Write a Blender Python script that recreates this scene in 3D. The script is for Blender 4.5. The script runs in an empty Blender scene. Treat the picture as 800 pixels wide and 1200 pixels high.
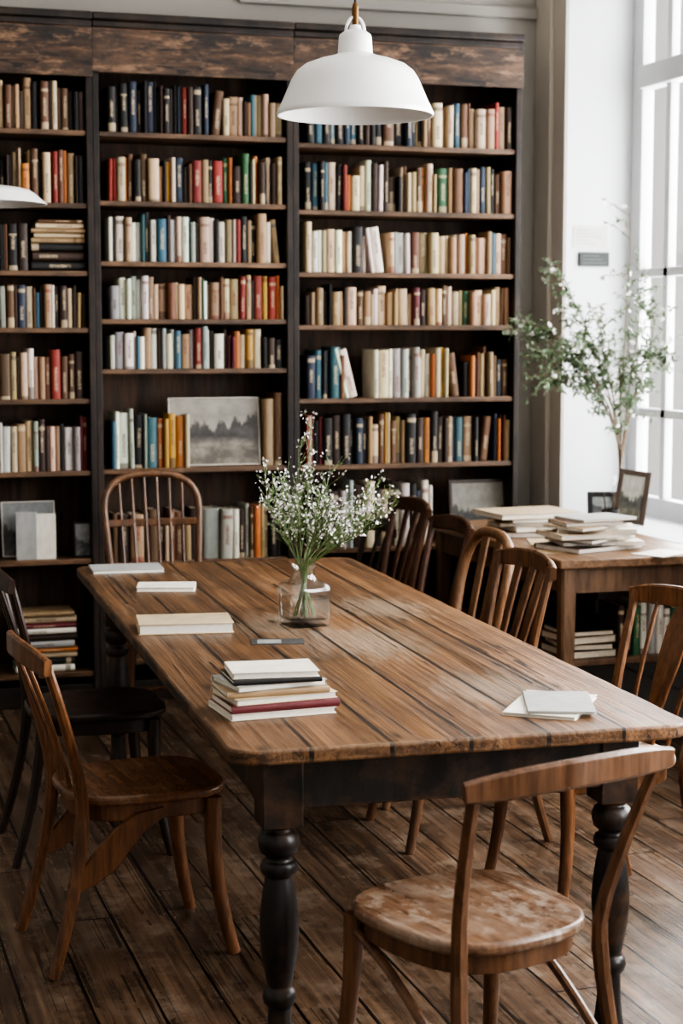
import bpy, bmesh, math, random
from mathutils import Vector, Matrix
random.seed(11)
scene = bpy.context.scene
COL = scene.collection
PI = math.pi
R = math.radians

# ------------------------------------------------------------------ camera
F = 2040.0
PITCH = R(6.02); YAW = R(17.33); CZ = 1.6
cam_d = bpy.data.cameras.new('camera')
cam = bpy.data.objects.new('camera', cam_d); COL.objects.link(cam)
cam.location = (0, 0, CZ)
cam.rotation_euler = (PI/2 - PITCH, 0, -YAW)
cam_d.sensor_fit = 'VERTICAL'; cam_d.sensor_height = 36; cam_d.sensor_width = 24
cam_d.lens = 36*F/1200
cam_d.clip_start = 0.05
cam_d.dof.use_dof = True; cam_d.dof.focus_distance = 4.5; cam_d.dof.aperture_fstop = 4.0
scene.camera = cam

def ray(u, v):
    r = Vector((math.cos(YAW), -math.sin(YAW), 0)); fh = Vector((math.sin(YAW), math.cos(YAW), 0))
    a = (u-400)/F; b = (600-v)/F
    return r*a + fh*(math.cos(PITCH)+b*math.sin(PITCH)) + Vector((0, 0, -math.sin(PITCH)+b*math.cos(PITCH)))
def on_z(u, v, z):
    d = ray(u, v); return Vector((0, 0, CZ)) + d*((z-CZ)/d.z)
def on_y(u, v, y):
    d = ray(u, v); return Vector((0, 0, CZ)) + d*(y/d.y)
def on_x(u, v, x):
    d = ray(u, v); return Vector((0, 0, CZ)) + d*(x/d.x)

# ------------------------------------------------------------------ mesh builder
def rrect(w, h, c=0.25):
    k = min(w, h)*c; x = w/2; y = h/2
    return [(-x+k, -y), (x-k, -y), (x, -y+k), (x, y-k), (x-k, y), (-x+k, y), (-x, y-k), (-x, -y+k)]
def circ(r, n=10):
    return [(r*math.cos(2*PI*i/n), r*math.sin(2*PI*i/n)) for i in range(n)]

class MB:
    def __init__(s): s.v = []; s.f = []; s.m = []
    def add(s, vs, fs, mi=0):
        o = len(s.v); s.v += [tuple(p) for p in vs]
        for f in fs: s.f.append([o+i for i in f]); s.m.append(mi)
    def box(s, a, b, mi=0, M=None):
        x0, y0, z0 = a; x1, y1, z1 = b
        vs = [Vector(p) for p in ((x0,y0,z0),(x1,y0,z0),(x1,y1,z0),(x0,y1,z0),(x0,y0,z1),(x1,y0,z1),(x1,y1,z1),(x0,y1,z1))]
        if M: vs = [M @ p for p in vs]
        s.add(vs, [(0,3,2,1),(4,5,6,7),(0,1,5,4),(1,2,6,5),(2,3,7,6),(3,0,4,7)], mi)
        return s
    def sweep(s, path, sec, scales=None, ref=(0,0,1), mi=0, closed=False):
        path = [Vector(p) for p in path]; ref = Vector(ref); n = len(path); k = len(sec)
        vs = []
        for i, p in enumerate(path):
            if closed: t = path[(i+1) % n]-path[i-1]
            else: t = path[min(i+1, n-1)]-path[max(i-1, 0)]
            t.normalize()
            sd = t.cross(ref)
            if sd.length < 1e-4: sd = t.cross(Vector((1, 0, 0.01)))
            sd.normalize(); up = sd.cross(t)
            sc = scales[i] if scales else 1
            sa, sb = sc if isinstance(sc, tuple) else (sc, sc)
            for a, b in sec: vs.append(p + sd*(a*sa) + up*(b*sb))
        fs = []
        for i in range(n if closed else n-1):
            j = (i+1) % n
            for q in range(k):
                fs.append((i*k+q, i*k+(q+1) % k, j*k+(q+1) % k, j*k+q))
        if not closed:
            fs.append(tuple(range(k))); fs.append(tuple((n-1)*k+q for q in range(k)))
        s.add(vs, fs, mi); return s
    def tube(s, path, r0, r1=None, n=8, mi=0):
        r1 = r0 if r1 is None else r1; m = len(path)
        return s.sweep(path, circ(1, n), [r0+(r1-r0)*i/max(1, m-1) for i in range(m)], ref=(0.13, 0.97, 0.2), mi=mi)
    def lathe(s, prof, c=(0,0,0), seg=32, mi=0, sq=None, capb=True, capt=True):
        vs = []
        for r, z in prof:
            e = 2+(sq-2)*min(1, max(0, (r-.034)/.022)) if sq else 2
            for i in range(seg):
                a = 2*PI*i/seg; ca, sa = math.cos(a), math.sin(a)
                k = 1
                if sq: k = 1/((abs(ca)**e+abs(sa)**e)**(1/e))
                vs.append((c[0]+r*k*ca, c[1]+r*k*sa, c[2]+z))
        fs = []
        for j in range(len(prof)-1):
            for i in range(seg):
                fs.append((j*seg+i, j*seg+(i+1) % seg, (j+1)*seg+(i+1) % seg, (j+1)*seg+i))
        if capb: fs.append(tuple(range(seg))[::-1])
        if capt: fs.append(tuple((len(prof)-1)*seg+i for i in range(seg)))
        s.add(vs, fs, mi); return s
    def prism(s, out, z0, z1, mi=0):
        n = len(out)
        vs = [(x, y, z0) for x, y in out]+[(x, y, z1) for x, y in out]
        fs = [tuple(range(n))[::-1], tuple(range(n, 2*n))]+[(i, (i+1) % n, n+(i+1) % n, n+i) for i in range(n)]
        s.add(vs, fs, mi); return s
    def build(s, name, mats, parent=None, bevel=0, smooth=True, angle=38, recalc=True, seg=2):
        me = bpy.data.meshes.new(name); me.from_pydata(s.v, [], s.f)
        mats = mats if isinstance(mats, (list, tuple)) else [mats]
        for m in mats: me.materials.append(m)
        me.polygons.foreach_set('material_index', s.m)
        if recalc:
            bm = bmesh.new(); bm.from_mesh(me); bmesh.ops.recalc_face_normals(bm, faces=bm.faces); bm.to_mesh(me); bm.free()
        if smooth:
            me.polygons.foreach_set('use_smooth', [True]*len(me.polygons)); me.set_sharp_from_angle(angle=R(angle))
        me.update()
        o = bpy.data.objects.new(name, me); COL.objects.link(o)
        if parent: o.parent = parent
        if bevel:
            b = o.modifiers.new('bevel', 'BEVEL'); b.width = bevel; b.segments = seg; b.limit_method = 'ANGLE'; b.angle_limit = R(40)
        return o

def thing(name, label, cat, loc=(0,0,0), rz=0, group=None, rx=0):
    o = bpy.data.objects.new(name, None); COL.objects.link(o); o.empty_display_size = .1
    o.location = loc; o.rotation_euler = (rx, 0, rz); o['label'] = label; o['category'] = cat
    if group: o['group'] = group
    return o
def tag(o, label, cat, group=None):
    o['label'] = label; o['category'] = cat
    if group: o['group'] = group
    return o
def struct(o): o['kind'] = 'structure'; return o

# ------------------------------------------------------------------ materials
class NT:
    def __init__(s, name):
        s.mat = bpy.data.materials.new(name); s.mat.use_nodes = True
        s.nt = s.mat.node_tree; s.nt.nodes.clear()
        s.out = s.nt.nodes.new('ShaderNodeOutputMaterial')
    def n(s, typ, ins=None, **props):
        nd = s.nt.nodes.new(typ)
        for k, v in props.items(): setattr(nd, k, v)
        for k, v in (ins or {}).items(): s.set(nd.inputs[k], v)
        return nd
    def set(s, sock, v):
        if isinstance(v, bpy.types.NodeSocket): s.nt.links.new(v, sock)
        else: sock.default_value = v
    def m(s, op, a, b=0.0, c=0.0):
        nd = s.nt.nodes.new('ShaderNodeMath'); nd.operation = op
        s.set(nd.inputs[0], a); s.set(nd.inputs[1], b); s.set(nd.inputs[2], c); return nd.outputs[0]
    def mix(s, f, a, b, mode='MIX'):
        nd = s.nt.nodes.new('ShaderNodeMixRGB'); nd.blend_type = mode
        s.set(nd.inputs[0], f); s.set(nd.inputs[1], c4(a)); s.set(nd.inputs[2], c4(b)); return nd.outputs[0]
    def ramp(s, f, stops):
        nd = s.nt.nodes.new('ShaderNodeValToRGB'); s.set(nd.inputs[0], f)
        e = nd.color_ramp.elements
        while len(e) < len(stops): e.new(0.5)
        for el, (p, c) in zip(e, stops): el.position = p; el.color = c4(c)
        return nd.outputs[0]
    def bsdf(s, **kw):
        p = s.n('ShaderNodeBsdfPrincipled')
        for k, v in kw.items(): s.set(p.inputs[k.replace('_', ' ')], c4(v) if k == 'Base_Color' else v)
        s.nt.links.new(p.outputs[0], s.out.inputs[0]); return p
    def bump(s, h, st=.2, dist=.01):
        return s.n('ShaderNodeBump', {'Height': h, 'Strength': st, 'Distance': dist}).outputs[0]
def c4(c):
    if isinstance(c, (tuple, list)) and len(c) == 3: return (c[0], c[1], c[2], 1)
    return c

def plain(name, col, rough=.6, var=.15, scale=20, metal=0.0, spec=.5, bump=0):
    t = NT(name); tc = t.n('ShaderNodeTexCoord')
    nz = t.n('ShaderNodeTexNoise', {'Vector': tc.outputs['Object'], 'Scale': float(scale), 'Detail': 5.0})
    lo = tuple(x*(1-var) for x in col); hi = tuple(min(1, x*(1+var)) for x in col)
    c = t.ramp(nz.outputs[0], [(.3, lo), (.7, hi)])
    p = t.bsdf(Base_Color=c, Roughness=rough, Metallic=metal)
    p.inputs['Specular IOR Level'].default_value = spec
    if bump: t.set(p.inputs['Normal'], t.bump(nz.outputs[0], bump, .005))
    return t.mat

def wood(name, dark, light, axis='Z', stretch=9.0, scale=1.6, plank=None, plen=None, rough=.5, wear=None, wear_amt=.5,
         wear_scale=2.5, bump=.15, spec=.5, seam=.035, patch=None, patch_at=.62, cracks=0.0, rvar=.25, pvar=.7, patch_amt=.55, fine_amt=.6,
         edge=None, edge_r=.01, patch_scale=None, scuffs=(), scuff_col=(.36, .29, .215), scuff_amt=.5, dist=.4, knots=0.0):
    t = NT(name); tc = t.n('ShaderNodeTexCoord'); vec = tc.outputs['Object']
    ax = 'XYZ'.index(axis)
    pv = None; sm = None
    if plank:
        sp = t.n('ShaderNodeSeparateXYZ', {0: vec})
        perp = sp.outputs[0] if axis == 'Y' else sp.outputs[1]
        along = sp.outputs[ax]
        wv = t.n('ShaderNodeTexNoise', {'Vector': vec, 'Scale': 3.0, 'Detail': 5.0})
        perp = t.m('ADD', perp, t.m('MULTIPLY', t.m('SUBTRACT', wv.outputs[0], .5), .010))
        q = t.m('DIVIDE', perp, plank); fl = t.m('FLOOR', q); fr = t.m('FRACT', q)
        idv = fl
        sw_n = t.n('ShaderNodeTexNoise', {'Vector': vec, 'Scale': 5.0, 'Detail': 3.0})
        sth = t.m('SUBTRACT', .5, t.m('MULTIPLY', t.m('ADD', .3, t.m('MULTIPLY', sw_n.outputs[0], 1.3)), seam))
        seam_m = t.m('GREATER_THAN', t.m('ABSOLUTE', t.m('SUBTRACT', fr, .5)), sth)
        if plen:
            w0 = t.n('ShaderNodeTexWhiteNoise', {'W': fl}, noise_dimensions='1D').outputs[0]
            q2 = t.m('ADD', t.m('DIVIDE', along, plen), w0); f2 = t.m('FLOOR', q2)
            idv = t.m('ADD', fl, t.m('MULTIPLY', f2, 17.3))
            seam2 = t.m('GREATER_THAN', t.m('ABSOLUTE', t.m('SUBTRACT', t.m('FRACT', q2), .5)), .4985)
            seam_m = t.m('MAXIMUM', seam_m, seam2)
        pv = t.n('ShaderNodeTexWhiteNoise', {'W': idv}, noise_dimensions='1D').outputs[0]
        off = t.n('ShaderNodeCombineXYZ', {0: t.m('MULTIPLY', pv, 7.0), 1: t.m('MULTIPLY', pv, 13.0), 2: 0.0}).outputs[0]
        vec = t.n('ShaderNodeVectorMath', {0: vec, 1: off}, operation='ADD').outputs[0]
        sm = seam_m
    sc = [scale*stretch]*3; sc[ax] = scale
    mp = t.n('ShaderNodeMapping', {'Vector': vec, 'Scale': tuple(sc)})
    nz = t.n('ShaderNodeTexNoise', {'Vector': mp.outputs[0], 'Scale': 1.0, 'Detail': 10.0, 'Roughness': .68, 'Distortion': dist})
    col = t.ramp(nz.outputs[0], [(.32, dark), (.66, light)])
    mp2 = t.n('ShaderNodeMapping', {'Vector': vec, 'Scale': tuple(x*4 for x in sc)})
    nf = t.n('ShaderNodeTexNoise', {'Vector': mp2.outputs[0], 'Scale': 1.0, 'Detail': 6.0, 'Roughness': .65})
    fine = t.ramp(nf.outputs[0], [(.38, (.32, .29, .27)), (.54, (1, 1, 1))])
    col = t.mix(fine_amt, col, fine, 'MULTIPLY')
    if wear:
        nw = t.n('ShaderNodeTexNoise', {'Vector': tc.outputs['Object'], 'Scale': wear_scale, 'Detail': 9.0, 'Roughness': .72})
        f = t.ramp(nw.outputs[0], [(.48, (0, 0, 0)), (.66, (1, 1, 1))])
        col = t.mix(t.m('MULTIPLY', f, wear_amt), col, wear)
    if patch:
        if patch_scale:
            mpp = t.n('ShaderNodeMapping', {'Vector': vec, 'Scale': patch_scale})
            npn = t.n('ShaderNodeTexNoise', {'Vector': mpp.outputs[0], 'Scale': 1.0, 'Detail': 10.0, 'Roughness': .74})
        else:
            npn = t.n('ShaderNodeTexNoise', {'Vector': mp.outputs[0], 'Scale': .55, 'Detail': 8.0, 'Roughness': .68})
        f = t.ramp(npn.outputs[0], [(patch_at, (0, 0, 0)), (patch_at+.10, (1, 1, 1))])
        col = t.mix(t.m('MULTIPLY', f, patch_amt), col, patch)
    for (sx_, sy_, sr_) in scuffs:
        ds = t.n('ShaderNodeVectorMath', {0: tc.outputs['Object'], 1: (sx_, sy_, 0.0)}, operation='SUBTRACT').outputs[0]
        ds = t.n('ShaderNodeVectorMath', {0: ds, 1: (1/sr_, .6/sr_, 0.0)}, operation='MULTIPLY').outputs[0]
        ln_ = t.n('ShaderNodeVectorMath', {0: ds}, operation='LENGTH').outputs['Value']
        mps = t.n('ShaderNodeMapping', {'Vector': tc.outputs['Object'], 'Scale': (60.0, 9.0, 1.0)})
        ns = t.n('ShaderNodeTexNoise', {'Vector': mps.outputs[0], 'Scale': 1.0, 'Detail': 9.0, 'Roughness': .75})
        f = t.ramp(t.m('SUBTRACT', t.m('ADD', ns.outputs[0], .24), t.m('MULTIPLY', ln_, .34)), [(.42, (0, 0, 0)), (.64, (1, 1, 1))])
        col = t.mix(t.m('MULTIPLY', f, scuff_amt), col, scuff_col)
    h = nf.outputs[0]
    if knots:
        mk = t.n('ShaderNodeMapping', {'Vector': vec, 'Scale': (6.5, 2.2, 1.0)})
        vk = t.n('ShaderNodeTexVoronoi', {'Vector': mk.outputs[0], 'Scale': 1.0}, voronoi_dimensions='2D')
        ds = t.m('ADD', vk.outputs['Distance'], t.m('MULTIPLY', t.m('SUBTRACT', nf.outputs[0], .5), .10))
        rr = t.n('ShaderNodeSeparateColor', {0: vk.outputs['Color']}).outputs[0]
        kf = t.m('MULTIPLY', t.ramp(ds, [(.03, (1, 1, 1)), (.12, (0, 0, 0))]), t.m('GREATER_THAN', rr, .45))
        col = t.mix(t.m('MULTIPLY', kf, knots), col, tuple(x*.35 for x in dark))
    if cracks:
        mp3 = t.n('ShaderNodeMapping', {'Vector': vec, 'Scale': tuple((x*1.2 if i_ != ax else x*.6) for i_, x in enumerate(sc))})
        nc = t.n('ShaderNodeTexNoise', {'Vector': mp3.outputs[0], 'Scale': 1.0, 'Detail': 3.0, 'Roughness': .4})
        ck = t.m('LESS_THAN', t.m('ABSOLUTE', t.m('SUBTRACT', nc.outputs[0], .5)), .011)
        nk = t.n('ShaderNodeTexNoise', {'Vector': tc.outputs['Object'], 'Scale': 3.0, 'Detail': 2.0})
        ck = t.m('MULTIPLY', ck, t.m('GREATER_THAN', nk.outputs[0], .48))
        col = t.mix(t.m('MULTIPLY', ck, cracks), col, tuple(x*.25 for x in dark))
        h = t.m('SUBTRACT', h, t.m('MULTIPLY', ck, 2.0))
    if plank:
        hs = t.n('ShaderNodeHueSaturation', {'Value': t.m('ADD', t.m('MULTIPLY', pv, pvar), 1-pvar/2), 'Color': col})
        col = t.mix(t.m('MULTIPLY', sm, .97), hs.outputs[0], tuple(x*.1 for x in dark))
        h = t.m('SUBTRACT', h, t.m('MULTIPLY', sm, 3.0))
    if edge:
        bv = t.n('ShaderNodeBevel', {'Radius': edge_r}, samples=4)
        ge = t.n('ShaderNodeNewGeometry')
        dt = t.n('ShaderNodeVectorMath', {0: bv.outputs[0], 1: ge.outputs['Normal']}, operation='DOT_PRODUCT').outputs['Value']
        ne = t.n('ShaderNodeTexNoise', {'Vector': tc.outputs['Object'], 'Scale': 14.0, 'Detail': 6.0, 'Roughness': .7})
        em = t.m('SUBTRACT', 1.0, dt)
        em = t.m('MULTIPLY', t.m('MINIMUM', t.m('MULTIPLY', em, 9.0), 1.0), t.ramp(ne.outputs[0], [(.42, (0, 0, 0)), (.58, (1, 1, 1))]))
        col = t.mix(t.m('MULTIPLY', em, .85), col, edge)
    nr = t.n('ShaderNodeTexNoise', {'Vector': mp.outputs[0], 'Scale': .7, 'Detail': 6.0})
    rg = t.m('ADD', t.m('MULTIPLY', nr.outputs[0], rvar*2), rough-rvar)
    p = t.bsdf(Base_Color=col, Roughness=rg)
    p.inputs['Specular IOR Level'].default_value = spec
    if bump: t.set(p.inputs['Normal'], t.bump(h, bump, .004))
    return t.mat

M_floor = wood('floor_boards', (.052, .030, .019), (.21, .130, .081), 'Y', 36, .55, plank=.155, plen=2.3, rough=.25, wear=(.27, .205, .15), wear_amt=.6, wear_scale=6.0, bump=.4, seam=.026, patch=(.028, .018, .012), patch_at=.52, patch_amt=.5, patch_scale=(6, 2.6, 1), cracks=.6, pvar=.55, fine_amt=.45)
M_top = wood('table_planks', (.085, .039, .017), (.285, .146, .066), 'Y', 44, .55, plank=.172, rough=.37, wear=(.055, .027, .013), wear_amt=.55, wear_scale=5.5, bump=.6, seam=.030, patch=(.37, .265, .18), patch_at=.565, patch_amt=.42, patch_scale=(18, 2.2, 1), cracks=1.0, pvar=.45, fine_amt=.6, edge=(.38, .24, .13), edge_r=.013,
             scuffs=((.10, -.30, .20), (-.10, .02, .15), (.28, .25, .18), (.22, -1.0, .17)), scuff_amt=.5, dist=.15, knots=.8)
M_tleg = wood('table_dark_paint', (.008, .007, .007), (.028, .023, .020), 'Z', 6, 2, rough=.42, wear=(.12, .06, .03), wear_amt=.6, wear_scale=7, edge=(.16, .085, .045), edge_r=.008)
M_case = wood('bookcase_dark_wood', (.007, .005, .004), (.027, .016, .010), 'Z', 9, 1.5, rough=.6, wear=(.075, .042, .025), wear_amt=.45, wear_scale=4)
M_shelf = wood('bookcase_shelf_wood', (.055, .030, .016), (.22, .122, .064), 'X', 9, 1.5, rough=.5, wear=(.024, .015, .009), wear_amt=.55, wear_scale=5)
M_fascia = wood('bookcase_fascia_wood', (.014, .008, .005), (.13, .067, .034), 'X', 7, 2.2, rough=.55, wear=(.010, .007, .005), wear_amt=.8, wear_scale=7, patch=(.26, .15, .083), patch_at=.52, patch_amt=.75, patch_scale=(6, 1, 26), fine_amt=.8, bump=.45, cracks=.9)
M_cback = wood('bookcase_back_wood', (.028, .015, .008), (.125, .066, .035), 'Z', 8, 1.5, rough=.6)
M_ch_org = wood('chair_honey_brown', (.095, .040, .017), (.26, .115, .048), 'Z', 12, 2.2, rough=.33, wear=(.06, .028, .013), wear_amt=.45, wear_scale=7, fine_amt=.55)
M_ch_mid = wood('chair_mid_brown', (.080, .037, .018), (.205, .10, .049), 'Z', 12, 2.2, rough=.34, wear=(.05, .026, .014), wear_amt=.45, wear_scale=7, fine_amt=.5)
M_ch_dark = wood('chair_dark_brown', (.015, .009, .006), (.048, .024, .014), 'Z', 12, 2.2, rough=.36, wear=(.02, .01, .006), wear_amt=.4, wear_scale=6, fine_amt=.4)
M_ch_red = wood('chair_red_brown', (.045, .018, .009), (.12, .051, .024), 'Z', 12, 2.2, rough=.34, wear=(.035, .016, .01), wear_amt=.4, wear_scale=6, fine_amt=.4)
M_seat_worn = wood('chair_seat_worn', (.11, .057, .033), (.24, .138, .082), 'Y', 10, 2.4, rough=.28, wear=(.34, .255, .19), wear_amt=.65, wear_scale=8, patch=(.44, .36, .29), patch_at=.52, patch_amt=.5, patch_scale=(20, 12, 1), fine_amt=.55, cracks=.4)
M_seat_org = wood('chair_seat_honey', (.105, .047, .022), (.24, .112, .05), 'X', 12, 2.2, rough=.25, wear=(.32, .19, .11), wear_amt=.4, wear_scale=5, fine_amt=.45)
M_seat_cream = wood('chair_seat_cream', (.42, .32, .22), (.62, .5, .36), 'X', 6, 3, rough=.45)
M_ch_pale = wood('chair_pale_brown', (.13, .064, .030), (.28, .150, .077), 'Z', 12, 2.2, rough=.38, fine_amt=.5)
M_desk = wood('desk_warm_oak', (.13, .066, .031), (.31, .172, .09), 'Y', 12, 1.6, rough=.36, wear=(.34, .225, .135), wear_amt=.4)
M_deskleg = wood('desk_leg_oak', (.085, .044, .022), (.22, .125, .068), 'Z', 8, 1.6, rough=.5)
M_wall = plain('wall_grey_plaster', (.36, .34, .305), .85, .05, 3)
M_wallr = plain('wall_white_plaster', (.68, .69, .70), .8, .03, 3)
M_pier = plain('pier_beige_plaster', (.58, .53, .46), .8, .05, 3)
M_ceil = plain('ceiling_white', (.68, .66, .63), .9, .03, 3)
M_winf = plain('window_white_paint', (.58, .59, .60), .5, .03, 8)
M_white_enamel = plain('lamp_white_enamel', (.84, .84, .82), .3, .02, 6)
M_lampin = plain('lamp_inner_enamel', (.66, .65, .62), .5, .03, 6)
M_brass = plain('lamp_brass', (.16, .085, .035), .4, .25, 30, metal=.8)
M_cord = plain('lamp_cord', (.02, .018, .016), .7)
M_bulb = plain('bulb_frosted', (.85, .82, .75), .3, .02)
M_page = plain('book_pages', (.60, .52, .40), .85, .12, 60)
M_pagew = plain('white_pages', (.78, .74, .66), .85, .06, 60)
M_black = plain('black_frame_paint', (.012, .011, .010), .4, .2)
M_brownfr = plain('brown_frame', (.045, .027, .016), .45, .25, 15)
M_stem = plain('stem_green', (.12, .17, .06), .6, .3, 30)
M_twig = plain('twig_brown', (.16, .115, .072), .7, .3, 30)
M_leaf = plain('leaf_green', (.12, .18, .075), .55, .45, 9)
M_leaf2 = plain('branch_leaf_grey_green', (.165, .228, .132), .6, .45, 7)
M_blos = plain('blossom_white', (.70, .67, .66), .7, .18, 40)
M_blos2 = plain('blossom_cream', (.76, .74, .68), .7, .1, 40)
M_plaque = plain('plaque_dark', (.025, .032, .03), .5, .2)
M_slot = plain('plaque_slot_grey', (.10, .11, .105), .5, .1)
M_notep = plain('wall_paper_sheet', (.58, .57, .54), .8, .08, 12)
M_noteline = plain('wall_paper_lines', (.33, .33, .32), .8, .1, 12)
M_box = plain('storage_box_black', (.02, .02, .02), .6, .2)
M_slate = plain('worn_mark_slate', (.055, .055, .055), .5, .35, 30)

def clear_glass(name, edge=(.66, .72, .70), mid=(.985, .99, .988), refl=.45, base=.035, start=.6):
    t = NT(name)
    lw = t.n('ShaderNodeLayerWeight', {'Blend': .5})
    c = t.ramp(lw.outputs['Facing'], [(.0, mid), (start, mid), (.97, edge)])
    tr = t.n('ShaderNodeBsdfTransparent', {'Color': c})
    gl = t.n('ShaderNodeBsdfGlossy', {'Color': (1, 1, 1, 1), 'Roughness': .02})
    f = t.m('ADD', t.m('MULTIPLY', t.m('POWER', lw.outputs['Facing'], 3.0), refl), base)
    mx = t.n('ShaderNodeMixShader', {0: f, 1: tr.outputs[0], 2: gl.outputs[0]})
    t.nt.links.new(mx.outputs[0], t.out.inputs[0]); return t.mat
M_glass = clear_glass('vase_glass', (.66, .72, .70), (.99, .995, .992), refl=.65, base=.035, start=.6)
M_water = clear_glass('vase_water', (.84, .88, .86), (.98, .988, .984), .25, .015)
def pane_mat():
    t = NT('window_pane_glass')
    tr = t.n('ShaderNodeBsdfTransparent'); gl = t.n('ShaderNodeBsdfGlossy', {'Roughness': .02})
    mx = t.n('ShaderNodeMixShader', {0: .06, 1: tr.outputs[0], 2: gl.outputs[0]})
    t.nt.links.new(mx.outputs[0], t.out.inputs[0]); return t.mat
M_pane = pane_mat()

def book_mat(attr=False):
    t = NT('book_cover_attr' if attr else 'book_cover')
    if attr:
        col = t.n('ShaderNodeAttribute', attribute_name='Col').outputs['Color']
        p = t.bsdf(Base_Color=col, Roughness=.6); return t.mat
    oi = t.n('ShaderNodeObjectInfo'); col = oi.outputs['Color']; rnd = oi.outputs['Random']
    tc = t.n('ShaderNodeTexCoord'); sp = t.n('ShaderNodeSeparateXYZ', {0: tc.outputs['Object']})
    x, y, z = sp.outputs
    spine = t.m('LESS_THAN', y, .03)
    a = t.m('ADD', .10, t.m('MULTIPLY', rnd, .35)); b = t.m('ADD', a, t.m('ADD', .26, t.m('MULTIPLY', t.m('FRACT', t.m('MULTIPLY', rnd, 5.3)), .28)))
    zone = t.m('MULTIPLY', t.m('GREATER_THAN', z, a), t.m('LESS_THAN', z, b))
    zone = t.m('MULTIPLY', zone, t.m('LESS_THAN', t.m('ABSOLUTE', x), .17))
    mp = t.n('ShaderNodeMapping', {'Vector': tc.outputs['Object'], 'Scale': (7.0, 0.0, 42.0)})
    wn = t.n('ShaderNodeTexNoise', {'Vector': mp.outputs[0], 'Scale': 1.0, 'Detail': 1.0, 'W': rnd}, noise_dimensions='4D')
    txt = t.m('MULTIPLY', zone, t.m('GREATER_THAN', wn.outputs[0], .46))
    txt = t.m('MULTIPLY', txt, t.m('GREATER_THAN', t.m('FRACT', t.m('MULTIPLY', rnd, 11.7)), .2))
    r2 = t.m('FRACT', t.m('MULTIPLY', rnd, 7.31))
    bz = t.m('ADD', .72, t.m('MULTIPLY', r2, .22))
    band = t.m('LESS_THAN', t.m('ABSOLUTE', t.m('SUBTRACT', z, bz)), t.m('ADD', .008, t.m('MULTIPLY', r2, .05)))
    band = t.m('MULTIPLY', band, t.m('GREATER_THAN', t.m('FRACT', t.m('MULTIPLY', rnd, 3.77)), .72))
    lowb = t.m('MULTIPLY', t.m('LESS_THAN', z, t.m('ADD', .06, t.m('MULTIPLY', r2, .2))), t.m('GREATER_THAN', t.m('FRACT', t.m('MULTIPLY', rnd, 23.1)), .78))
    msk = t.m('MULTIPLY', t.m('MAXIMUM', txt, t.m('MAXIMUM', band, lowb)), spine)
    lum = t.n('ShaderNodeRGBToBW', {0: col}).outputs[0]
    light = t.m('GREATER_THAN', lum, .22)
    alt = t.ramp(t.m('FRACT', t.m('MULTIPLY', rnd, 17.9)), [(0, (.06, .045, .035)), (.5, (.10, .05, .03)), (.75, (.22, .03, .02)), (1, (.04, .10, .13))])
    tcx = t.mix(light, (.55, .44, .29), alt)
    c = t.mix(t.m('MULTIPLY', msk, .68), col, tcx)
    nz = t.n('ShaderNodeTexNoise', {'Vector': tc.outputs['Object'], 'Scale': 4.0, 'Detail': 4.0})
    c = t.mix(.35, c, t.ramp(nz.outputs[0], [(.3, (.6, .6, .6)), (.6, (1, 1, 1))]), 'MULTIPLY')
    t.bsdf(Base_Color=c, Roughness=.55); return t.mat
M_book = book_mat(); M_bookattr = book_mat(True)

def pic_mat(name, sky, mid, dark, hz=.5, sc=4.0):
    t = NT(name); tc = t.n('ShaderNodeTexCoord'); sp = t.n('ShaderNodeSeparateXYZ', {0: tc.outputs['Generated']})
    # a dark ragged tree line over pale ground, darker near trees at the sides
    mpv = t.n('ShaderNodeMapping', {'Vector': tc.outputs['Generated'], 'Scale': (sc*3.2, 1.0, sc*.55)})
    nt_ = t.n('ShaderNodeTexNoise', {'Vector': mpv.outputs[0], 'Scale': 1.0, 'Detail': 6.0, 'Roughness': .7})
    nz = t.n('ShaderNodeTexNoise', {'Vector': tc.outputs['Generated'], 'Scale': sc, 'Detail': 9.0, 'Roughness': .7})
    side = t.m('ABSOLUTE', t.m('SUBTRACT', sp.outputs[0], .5))
    top = t.m('ADD', t.m('ADD', hz, t.m('MULTIPLY', side, .35)), t.m('MULTIPLY', t.m('SUBTRACT', nt_.outputs[0], .5), .75))
    tree = t.ramp(t.m('SUBTRACT', top, sp.outputs[2]), [(.0, (0, 0, 0)), (.05, (1, 1, 1))])
    ground = t.ramp(t.m('ADD', sp.outputs[2], t.m('MULTIPLY', t.m('SUBTRACT', nz.outputs[0], .5), .25)), [(hz-.28, (1, 1, 1)), (hz-.18, (0, 0, 0))])
    skyc = t.mix(t.ramp(nz.outputs[0], [(.35, (0, 0, 0)), (.65, (1, 1, 1))]), sky, tuple(x*.6 for x in sky))
    dk = t.mix(t.ramp(nz.outputs[0], [(.40, (0, 0, 0)), (.62, (1, 1, 1))]), dark, tuple(x*2.6 for x in dark))
    c = t.mix(tree, skyc, dk)
    gc = t.mix(t.ramp(nz.outputs[0], [(.42, (0, 0, 0)), (.58, (1, 1, 1))]), mid, tuple(x*.4 for x in mid))
    c = t.mix(ground, c, gc)
    t.bsdf(Base_Color=c, Roughness=.5); return t.mat
M_pic1 = pic_mat('print_misty_landscape', (.36, .335, .285), (.25, .22, .175), (.035, .031, .028), .58, 3.6)
M_pic2 = pic_mat('print_grey_harbour', (.34, .35, .34), (.20, .20, .19), (.05, .05, .05), .42)
M_pic3 = pic_mat('print_small_field', (.36, .34, .29), (.14, .13, .09), (.03, .03, .025), .45)

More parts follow.
